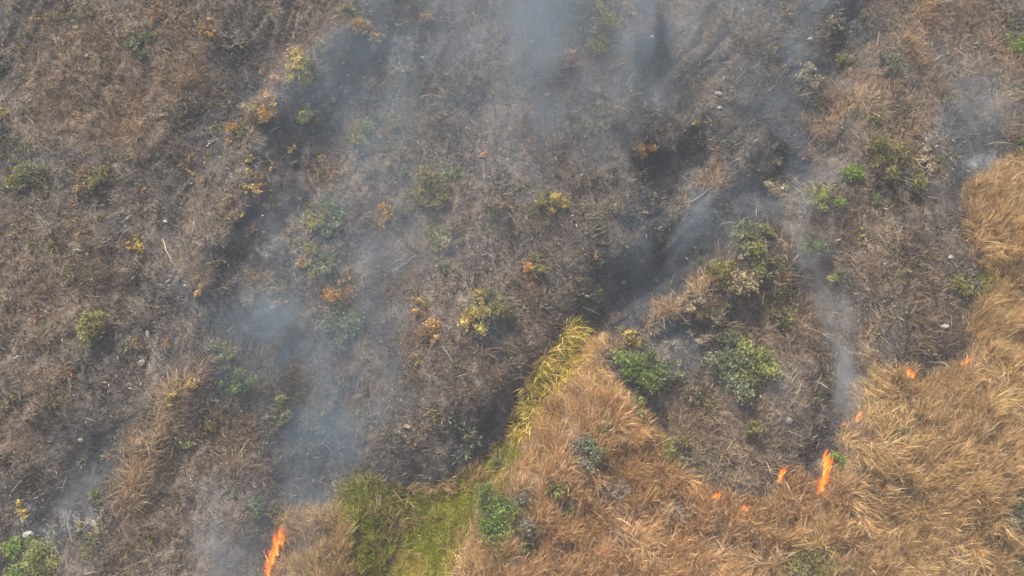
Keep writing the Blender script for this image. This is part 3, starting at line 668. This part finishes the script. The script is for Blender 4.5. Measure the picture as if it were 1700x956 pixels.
 (1124, 832, 22, 'grey', 'twig', 'pale grey dead shrub left of the smallest flames', 1),
 (1020, 716, 18, 'tan', 'twig', 'straw coloured bare shrub above the reddish grass', 1),
 # seedlings
 (160, 823, 14, 'lime', 'rosette', 'yellow green spiky seedling left of the left grass crest'),
 (215, 914, 9, 'lime', 'rosette', 'light yellow seedling right of the corner shrub'),
 (254, 890, 8, 'olive', 'rosette', 'dull seedling right above the light yellow one'),
 (17, 662, 8, 'lime', 'rosette', 'tiny green seedling by the left edge'),
 (726, 690, 10, 'olive', 'rosette', 'olive seedling on brown char above the green hollow'),
 (1513, 437, 8, 'lime', 'rosette', 'tiny yellow seedling in the right burnt stubble'),
 (920, 810, 18, 'bright', 'rosette', 'tall bright green seedling in the reddish tan grass'),
 (945, 848, 11, 'lime', 'rosette', 'yellow seedling under the tall bright green one'),
 (875, 906, 16, 'lime', 'rosette', 'yellow green seedling under the dusky green shrub'),
 (1092, 880, 9, 'yellow', 'rosette', 'left of two yellow seedlings in the reddish grass'),
 (1116, 868, 9, 'lime', 'rosette', 'right of two yellow seedlings in the reddish grass'),
]
for row in SHRUBS:
    u, v, r, kd, fm, lb = row[:6]; shrub(u, v, r * (1.08 if fm != 'rosette' else 1.3), kd, fm, lb, len(row) > 6 and row[6], row[7] if len(row) > 7 else None)

# ------------------------------------------------------------------ rocks
import bmesh
def rock(u, v, w_, h_, d_, col, label, seed, name='rock'):
    bm = bmesh.new(); bmesh.ops.create_icosphere(bm, subdivisions=3, radius=1); g = np.random.default_rng(seed)
    pl = [(n / np.linalg.norm(n), g.uniform(.55, .9)) for n in g.normal(0, 1, (9, 3))]
    for q in bm.verts:
        c = np.array(q.co)
        for n, dd in pl:
            e = c @ n - dd
            if e > 0: c = c - n * e * .9
        c *= 1 + .10 * (float(fbm(c[0] * 3 + 9, c[1] * 3 + c[2] * 2 + 9, seed, 3)) - .5)
        q.co = Vector((c[0] * w_ * .40, c[1] * d_ * .40, c[2] * h_ * .40))
    me = bpy.data.meshes.new(name); bm.to_mesh(me); bm.free()
    a = me.color_attributes.new('Col', 'FLOAT_COLOR', 'POINT'); cc = np.ones((len(me.vertices), 4), np.float32); cc[:, :3] = np.array(col) * .72; a.data.foreach_set('color', cc.ravel())
    o = obj(name, me, M_ROCK); b = at(u, v + 2); o.location = b + np.array([0, 0, h_ * .22]); o.rotation_euler = (SL + g.uniform(-.3, .3), g.uniform(-.4, .4), g.uniform(-.6, .6))
    tag(o, label, 'rock', 'rocks on the burnt slope'); return o
ROCKS = [
 (275, 367, .5, .3, .4, (.5, .5, .48), 'small white rock right of the golden yellow shrub'),
 (247, 556, .4, .5, 1.1, (.30, .28, .25), 'tall pale stone slab below the dark ground crack'),
 (236, 602, .75, .45, .6, (.33, .30, .27), 'blunt grey stone under the tall pale slab'),
 (49, 888, .9, .6, .7, (.52, .50, .46), 'whitish ash covered rock above the corner shrub'),
 (30, 893, .5, .4, .5, (.44, .43, .42), 'smaller whitish rock left of the ash covered one'),
 (62, 902, .5, .4, .4, (.40, .39, .38), 'grey rock between the ash covered one and corner shrub'),
 (195, 136, 1.2, .5, .7, (.34, .235, .15), 'tan rock ledge under a dark crack in the upper left'),
 (170, 135, .8, .45, .5, (.28, .20, .13), 'brown rock left of the tan ledge under the crack'),
 (128, 46, .9, .45, .5, (.30, .21, .13), 'brown rock in grass near the upper left corner'),
 (167, 82, .8, .45, .5, (.27, .19, .12), 'dark brown rock above the tan ledge'),
 (144, 92, .4, .3, .4, (.42, .38, .33), 'small pale rock left of the dark brown one'),
 (803, 257, .9, .4, .6, (.42, .22, .14), 'salmon coloured rock above right of the large brown olive shrub'),
 (676, 708, .8, .35, .4, (.44, .35, .24), 'tan rock on the char above the green hollow'),
 (135, 730, .5, .35, .4, (.40, .36, .31), 'pale rock on the lower left char'),
 (234, 737, .45, .3, .35, (.38, .36, .33), 'pale rock beside the left grass crest'),
 (1344, 66, .5, .6, .35, (.55, .55, .55), 'white rock on black char in the upper right'),
 (1083, 62, .5, .5, .4, (.50, .52, .54), 'white stone in the blue smoke channel'),
 (909, 156, .45, .3, .35, (.50, .49, .48), 'white stone under the reddish dead fern'),
 (883, 68, .35, .3, .3, (.55, .56, .58), 'tiny white stone in the top smoke column'),
 (1193, 156, .7, .5, .4, (.46, .46, .45), 'upper pale stone of two above the yellowish small shrub'),
 (1194, 179, .5, .4, .35, (.43, .42, .40), 'lower pale stone of two above the yellowish small shrub'),
 (1034, 467, .5, .35, .4, (.44, .42, .38), 'light stone on the gully bank above the reeds'),
 (974, 492, .5, .5, .4, (.38, .35, .30), 'beige stone on brown litter left of the gully'),
 (1089, 464, .4, .3, .35, (.46, .43, .38), 'light stone in the blue gully smoke'),
 (1064, 432, .6, .4, .5, (.30, .25, .22), 'dull brown stone in the blue gully smoke'),
 (1579, 427, .7, .25, .5, (.42, .41, .40), 'flat grey rock in the right burnt stubble'),
 (1567, 541, .8, .35, .4, (.48, .44, .36), 'cream rock in the right burnt stubble above the flames'),
 (1345, 521, .35, .35, .3, (.58, .57, .55), 'tiny white stone right of the faded olive flat shrub'),
 (700, 95, .4, .3, .35, (.46, .46, .47), 'pale stone right of the arching bare shrub'),
 (843, 265, .4, .35, .35, (.40, .37, .34), 'grey stone right of the salmon coloured rock'),
 (308, 473, .35, .25, .3, (.44, .42, .40), 'pale pebble rock left of the slim rust shrub'),
 (816, 447, .35, .3, .3, (.36, .28, .2), 'brown stone above the golden olive mound shrub'),
 (1310, 698, .7, .4, .6, (.34, .28, .24), 'pinkish brown stone in the char above the fire'),
]
for k, (u, v, a_, b_, c_, col, lb) in enumerate(ROCKS): rock(u, v, a_, b_, c_, col, lb, 300 + k)

# ------------------------------------------------------------------ fallen branches
BR = [([(1003, 800), (1008, 808), (1017, 824)], .05, (.55, .53, .5), 'white fallen branch in the reddish tan grass'),
      ([(692, 424), (672, 440), (650, 452)], .05, (.38, .36, .34), 'pale fallen branch in the smoke left of centre'),
      ([(343, 245), (352, 238), (362, 230)], .06, (.48, .47, .46), 'short white fallen branch left of the ridge crest shrubs'),
      ([(698, 165), (712, 158), (735, 162)], .05, (.42, .28, .23), 'thin pinkish fallen branch in the upper smoke'),
      ([(270, 397), (283, 432), (305, 458)], .06, (.40, .31, .22), 'thin tan fallen branch right of the golden yellow shrub'),
      ([(1145, 338), (1170, 322), (1200, 298)], .07, (.36, .25, .17), 'long brown fallen branch across the upper gully'),
      ([(1330, 640), (1318, 668), (1296, 690)], .05, (.33, .26, .2), 'tan fallen branch in char right of the large olive shrub')]
for pts, rad, col, lb in BR:
    P = np.array([at(*q) for q in pts]) + np.array([0, 0, .1]); b = P[0].copy(); P = P - b
    t = np.linspace(0, 1, 8); tt = np.linspace(0, 1, len(P)); PP = np.stack([np.interp(t, tt, P[:, k]) for k in range(3)], -1) + rng.normal(0, .03, (8, 3))
    paths = [(PP, np.linspace(rad, rad * .35, 8))]
    for q in (3, 5): paths.append(([PP[q], PP[q] + rng.normal(0, .18, 3) + np.array([0, 0, .15]), PP[q] + rng.normal(0, .25, 3) + np.array([0, .1, .3])], [rad * .5, rad * .35, rad * .2]))
    Vv, Qq = tubes(paths); o = obj('fallen_branch', mk_mesh('fallen_branch', Vv, [Qq], np.tile(col, (len(Vv), 1))), M_BARK, None, b); tag(o, lb, 'branch', 'dead branches on the slope')

# ------------------------------------------------------------------ flames
fm_ = bpy.data.materials.new('fire'); fm_.use_nodes = True; t = fm_.node_tree; t.nodes.clear(); L = t.links.new
at_ = t.nodes.new('ShaderNodeVertexColor'); at_.layer_name = 'Col'
em = t.nodes.new('ShaderNodeEmission'); em.inputs[1].default_value = 1.0; L(at_.outputs[0], em.inputs[0])
tp = t.nodes.new('ShaderNodeBsdfTransparent'); mx = t.nodes.new('ShaderNodeMixShader'); ge = t.nodes.new('ShaderNodeNewGeometry')
nz = t.nodes.new('ShaderNodeTexNoise'); nz.inputs['Scale'].default_value = 5.5; nz.inputs['Detail'].default_value = 3; L(ge.outputs['Position'], nz.inputs['Vector'])
mr = t.nodes.new('ShaderNodeMapRange'); mr.inputs[1].default_value = .40; mr.inputs[2].default_value = .58; mr.inputs[3].default_value = 0; mr.inputs[4].default_value = .95; L(nz.outputs[0], mr.inputs[0])
L(mr.outputs[0], mx.inputs[0]); L(tp.outputs[0], mx.inputs[1]); L(em.outputs[0], mx.inputs[2]); om = t.nodes.new('ShaderNodeOutputMaterial'); L(mx.outputs[0], om.inputs[0])
def flame(pts, hmax, wid, n, label):
    g = np.random.default_rng(int(pts[0][0])); P = np.array([at(*q) for q in pts]); b = P.mean(0); cum = np.linspace(0, 1, len(P))
    VV = []; QQ = []; CC = []; off = 0; m = 6; K = 7
    n = int(n * 1.7)
    for j in range(n):
        t_ = (j + g.random()) / n; c = np.array([np.interp(t_, cum, P[:, k]) for k in range(3)]) - b + g.normal(0, wid * .22, 3) * np.array([1, .5, 0])
        c[2] -= .05; h = hmax * g.uniform(.45, 1.0) * (.65 + .5 * math.sin(math.pi * min(1, t_ + .15))); r0 = wid * g.uniform(.10, .26); ph = g.uniform(0, 6.28); lx, ly = g.normal(.10, .10), g.normal(.15, .12)
        for k in range(K):
            q = k / (K - 1); rad = r0 * (.55 + 1.3 * q) * (1 - q) ** .8 * 1.35 + .004
            cx = c + np.array([lx * q * h + .1 * h * math.sin(ph + q * 5) * q, ly * q * h + .08 * h * math.cos(ph + q * 4) * q, q * h])
            for a in range(m):
                an = a * 2 * math.pi / m + q * 1.2; VV.append(cx + np.array([math.cos(an) * rad, math.sin(an) * rad * .6, 0]))
                hot = max(0, 1 - abs(q - .25) * 1.6) * (.25, 1.0, 1.7)[j % 3]; CC.append((1.0, .11 + .36 * min(hot, 1.6), .008 + .07 * min(hot, 1.6) ** 2))
        for k in range(K - 1):
            for a in range(m):
                i0 = off + k * m; QQ.append((i0 + a, i0 + (a + 1) % m, i0 + m + (a + 1) % m, i0 + m + a))
        off += K * m
    o = obj('flame', mk_mesh('flame', np.array(VV), [np.array(QQ)], np.array(CC) * np.array([1.25, 1.1, 1])), fm_, None, b)
    tag(o, label, 'flame', 'flames along the fire front'); return o
flame([(445, 962), (451, 938), (461, 912), (469, 892)], 1.6, .40, 26, 'bright orange flames at the bottom edge in the lower left')
flame([(1360, 820), (1367, 802), (1371, 780), (1370, 762)], 1.5, .36, 26, 'longest orange flame line beside a small bright green shrub')
flame([(1292, 802), (1295, 794), (1298, 784)], 1.0, .26, 11, 'short orange flame left of the longest flame line')
flame([(1515, 630), (1509, 624), (1505, 618)], .7, .24, 9, 'small slanting flame at the tip of the right burn')
flame([(1597, 608), (1607, 601)], .6, .3, 8, 'small ragged flame farthest to the right on the burn edge')
flame([(1421, 704), (1426, 694), (1427, 688)], .65, .2, 8, 'thin reddish flame where the white smoke starts')
flame([(1184, 826), (1190, 828), (1196, 825)], .7, .34, 10, 'tiny glowing flame left of the other front flames')
flame([(1230, 846), (1242, 847)], .5, .28, 7, 'faintest flame patch in the grass below the burn edge')
flame([(1396, 708), (1403, 704)], .3, .2, 5, 'tiny flame just left of the thin reddish one')

# ------------------------------------------------------------------ smoke: drifting volumes hugging the slope
def smoke_mat(name, col, dens):
    m = bpy.data.materials.new(name); m.use_nodes = True; t = m.node_tree; t.nodes.clear()
    v = t.nodes.new('ShaderNodeVolumePrincipled'); v.inputs['Color'].default_value = (*col, 1); v.inputs['Density'].default_value = dens; v.inputs['Anisotropy'].default_value = .0
    o = t.nodes.new('ShaderNodeOutputMaterial'); t.links.new(v.outputs[0], o.inputs['Volume']); return m
SM_BLUE = smoke_mat('blue_smoke', (.46, .65, .82), .66); SM_WHITE = smoke_mat('white_smoke', (.68, .76, .84), .75)
def smoke_tree(nx_, ny_, nz_, lo, hi, seed, scale, lo_n, hi_n):
    t = bpy.data.node_groups.new('smoke_field', 'GeometryNodeTree')
    t.interface.new_socket('Geometry', in_out='INPUT', socket_type='NodeSocketGeometry'); t.interface.new_socket('Geometry', in_out='OUTPUT', socket_type='NodeSocketGeometry')
    N = t.nodes.new; L = t.links.new; gi = N('NodeGroupInput'); go = N('NodeGroupOutput')
    def math_(op, a, b=None):
        n = N('ShaderNodeMath'); n.operation = op
        for k, q in enumerate((a, b)):
            if q is None: continue
            if isinstance(q, (int, float)): n.inputs[k].default_value = q
            else: L(q, n.inputs[k])
        return n.outputs[0]
    pos = N('GeometryNodeInputPosition'); sp = N('ShaderNodeSeparateXYZ'); L(pos.outputs[0], sp.inputs[0])
    fl = N('ShaderNodeCombineXYZ'); L(sp.outputs[0], fl.inputs[0]); L(sp.outputs[1], fl.inputs[1])
    na = N('GeometryNodeInputNamedAttribute'); na.data_type = 'FLOAT_VECTOR'; na.inputs[0].default_value = 'smk'
    ss = N('GeometryNodeSampleNearestSurface'); ss.data_type = 'FLOAT_VECTOR'; L(gi.outputs[0], ss.inputs['Mesh']); L(na.outputs[0], ss.inputs['Value']); L(fl.outputs[0], ss.inputs['Sample Position'])
    sv = N('ShaderNodeSeparateXYZ'); L(ss.outputs[0], sv.inputs[0]); dn, ht, h0 = sv.outputs
    zr = math_('DIVIDE', math_('SUBTRACT', sp.outputs[2], h0), ht)
    prof = math_('MULTIPLY', math_('SUBTRACT', 1.0, math_('MINIMUM', math_('MAXIMUM', zr, 0.0), 1.0)), math_('GREATER_THAN', zr, -.15))
    prof = math_('POWER', prof, .7)
    mp = N('ShaderNodeVectorMath'); mp.operation = 'MULTIPLY'; L(pos.outputs[0], mp.inputs[0]); mp.inputs[1].default_value = (1.0, .55, .9)
    n1 = N('ShaderNodeTexNoise'); n1.noise_dimensions = '4D'; n1.inputs['W'].default_value = seed; n1.inputs['Scale'].default_value = scale; n1.inputs['Detail'].default_value = 4; n1.inputs['Distortion'].default_value = .9; L(mp.outputs[0], n1.inputs['Vector'])
    mr = N('ShaderNodeMapRange'); mr.interpolation_type = 'SMOOTHSTEP'; mr.inputs[1].default_value = lo_n; mr.inputs[2].default_value = hi_n; mr.inputs[3].default_value = .12; mr.inputs[4].default_value = 1.6; L(n1.outputs[0], mr.inputs[0])
    d = math_('MULTIPLY', math_('MULTIPLY', dn, prof), mr.outputs[0])
    vc = N('GeometryNodeVolumeCube'); L(d, vc.inputs['Density']); vc.inputs['Min'].default_value = lo; vc.inputs['Max'].default_value = hi
    vc.inputs['Resolution X'].default_value = nx_; vc.inputs['Resolution Y'].default_value = ny_; vc.inputs['Resolution Z'].default_value = nz_
    sm = N('GeometryNodeSetMaterial'); L(vc.outputs[0], sm.inputs[0]); L(sm.outputs[0], go.inputs[0]); return t, sm
def smoke(pts, label, m, scale=.35, lo_n=.38, hi_n=.68, vox=.3):
    """pts: (u, v, half width px, density per metre, height m)"""
    Q = []
    for u, v, w_, dn, ht in pts:
        a, b = plane_of(u, v); Q.append((float(a), float(b), w_ / PXM, dn, ht))
    wm = max(q[2] for q in Q) * 2.1; x0 = min(q[0] for q in Q) - wm; x1 = max(q[0] for q in Q) + wm; s0 = min(q[1] for q in Q) - wm; s1 = max(q[1] for q in Q) + wm
    st = .5; xs = np.arange(x0, x1 + st, st); ys = np.arange(s0, s1 + st, st); A, B = np.meshgrid(xs, ys, indexing='xy')
    den = np.zeros(A.shape); hts = np.full(A.shape, Q[0][4]); best = np.full(A.shape, 1e9)
    wa = A + (fbm(A / 4, B / 4, 201, 3) - .5) * wm * .7; wb = B + (fbm(A / 4, B / 4, 207, 3) - .5) * wm * .7
    for q0, q1 in zip(Q[:-1], Q[1:]):
        dx, dy = q1[0] - q0[0], q1[1] - q0[1]; T = np.clip(((wa - q0[0]) * dx + (wb - q0[1]) * dy) / (dx * dx + dy * dy), 0, 1)
        dd = np.hypot(wa - q0[0] - T * dx, wb - q0[1] - T * dy); wdt = q0[2] * (1 - T) + q1[2] * T; z = dd / wdt
        val = np.exp(-z ** 2 * 1.3) * (q0[3] * (1 - T) + q1[3] * T); k = z < best
        hts = np.where(k, (q0[4] * (1 - T) + q1[4] * T), hts); best = np.minimum(best, z); den = np.maximum(den, val)
    den = np.maximum(0, den - .012 * den.max()); edge = np.minimum(np.minimum(A - x0, x1 - A), np.minimum(B - s0, s1 - B)); den *= np.clip(edge / 1.0, 0, 1)
    h0 = H(A, B); ny_, nx_ = A.shape; i = np.arange(ny_ * nx_).reshape(ny_, nx_)
    me = mk_mesh('smoke', np.stack([A, B, 0 * A], -1), [np.stack([i[:-1, :-1], i[:-1, 1:], i[1:, 1:], i[1:, :-1]], -1).reshape(-1, 4)])
    at2 = me.attributes.new('smk', 'FLOAT_VECTOR', 'POINT'); at2.data.foreach_set('vector', np.stack([den, np.maximum(hts, .5), h0], -1).astype(np.float32).ravel())
    o = obj('smoke', me, m); o.rotation_euler = (SL, 0, 0)
    zl, zh = float(h0.min()) - .3, float(h0.max() + hts.max()) + .3
    t, sm = smoke_tree(int((x1 - x0) / vox), int((s1 - s0) / vox), max(8, int((zh - zl) / vox)), (x0, s0, zl), (x1, s1, zh), random.uniform(0, 50), scale, lo_n, hi_n)
    sm.inputs['Material'].default_value = m
    md = o.modifiers.new('smoke', 'NODES'); md.node_group = t; tag(o, label, None, None, 'stuff'); return o
SMOKE = [
 ([(500, 620, 180, .045, 4), (660, 300, 260, .07, 5), (850, 60, 260, .07, 6), (900, -80, 260, .07, 6)], 'very broad faint smoke veil over the upper middle', SM_BLUE, .3, .34, .68, .45),
 ([(1398, 716, 11, 1.4, 1.2), (1408, 660, 14, 1.0, 2.0), (1406, 590, 19, .6, 2.5), (1390, 525, 22, .45, 3), (1362, 470, 26, .22, 3.5), (1325, 410, 40, .14, 4), (1300, 340, 50, .07, 4)], 'narrow white smoke plume rising off the thin reddish flame', smoke_mat('fresh_smoke', (.84, .87, .90), .8), .8, .40, .66, .2),
 ([(445, 940, 55, .08, 3), (470, 820, 75, .085, 4), (535, 700, 105, .125, 5), (540, 610, 105, .16, 5), (470, 540, 75, .17, 4)], 'broad grey smoke over the lower left burn', SM_BLUE, .5, .36, .66),
 ([(500, 540, 36, .22, 3), (412, 512, 24, .30, 2), (432, 440, 24, .34, 2.5), (462, 370, 34, .2, 3)], 'white wisps curling along the left gully rim', SM_WHITE, .8, .42, .66, .25),
 ([(672, 630, 34, .15, 2.5), (645, 545, 44, .24, 3), (620, 450, 50, .22, 3.5), (700, 380, 80, .12, 4)], 'soft grey smoke column left of picture centre', SM_WHITE),
 ([(620, 200, 70, .14, 3), (520, 160, 60, .20, 3), (560, 110, 60, .16, 3), (650, 60, 70, .10, 4)], 'blue smoke patch over the pale shrubs', SM_BLUE),
 ([(880, 230, 50, .07, 4), (885, 120, 55, .15, 5), (880, 0, 75, .22, 6), (890, -90, 90, .22, 6)], 'pale smoke column leaving the top edge', SM_BLUE),
 ([(1085, 150, 32, .12, 3), (1068, 60, 42, .24, 3.5), (1095, -30, 60, .26, 4)], 'blue smoke channel filling the upper gully', SM_BLUE),
 ([(1030, 500, 40, .10, 3), (1090, 420, 60, .18, 3.5), (1150, 370, 60, .20, 4), (1210, 310, 60, .12, 4)], 'blue smoke lying in the middle gully', SM_BLUE),
 ([(700, 300, 120, .05, 4), (760, 150, 170, .09, 6), (800, 0, 170, .12, 7), (800, -100, 170, .12, 7)], 'wide thin smoke sheet over the top middle', SM_WHITE, .22),
 ([(985, 290, 60, .09, 4), (960, 210, 70, .13, 4), (1010, 120, 90, .09, 5), (1150, 30, 120, .10, 5)], 'thin grey smoke drift right of the top column', SM_WHITE),
 ([(1290, 360, 45, .05, 3), (1340, 275, 48, .14, 3), (1270, 180, 110, .11, 4), (1290, 40, 150, .11, 5)], 'blue grey smoke over the upper right char', SM_BLUE),
 ([(1590, 290, 50, .14, 3), (1580, 200, 55, .14, 4), (1570, 120, 60, .07, 4)], 'light haze of smoke on the far right char', SM_WHITE),
 ([(50, 890, 40, .16, 2), (110, 850, 45, .16, 2.5), (170, 780, 60, .07, 3)], 'low whitish smoke above the corner shrub', SM_WHITE, .7, .4, .66),
 ([(395, 950, 50, .16, 3), (365, 850, 45, .12, 3), (350, 800, 34, .14, 2)], 'faint smoke left of the lower left flames', SM_WHITE),
 ([(1180, 650, 45, .06, 3), (1120, 600, 45, .10, 3), (1110, 560, 35, .08, 3)], 'faint bluish smoke round the ash dusted shrub', SM_BLUE),
 ([(1285, 700, 24, .12, 2), (1272, 650, 26, .16, 2.5), (1275, 600, 30, .06, 3)], 'short faint smoke wisp below the largest olive shrub', SM_BLUE),
]
for a in SMOKE: smoke(*a)

# ------------------------------------------------------------------ haze box
top = max(CAM[2], ZMAX) + 6; bot = ZMIN - 1
hx = np.array([-112, 112.]); bb = V.reshape(-1, 3) if False else None
y0, y1 = float(world(np.array(0.), np.array(float(gs[0])), np.array(0.))[1]) - 25, float(world(np.array(0.), np.array(float(gs[-1])), np.array(0.))[1]) + 25
xr = float(max(abs(gx[0]), gx[-1])) + 3
c8 = np.array([(x, y, z) for x in (-xr, xr) for y in (y0, y1) for z in (bot, top)])
hzme = mk_mesh('haze', c8, [np.array([(0, 1, 3, 2), (4, 6, 7, 5), (0, 4, 5, 1), (2, 3, 7, 6), (0, 2, 6, 4), (1, 5, 7, 3)])])
hm = smoke_mat('haze', (.86, .86, .88), HAZE); hz = obj('haze', hzme, hm); tag(hz, 'thin smoky air over the whole slope', None, None, 'stuff')
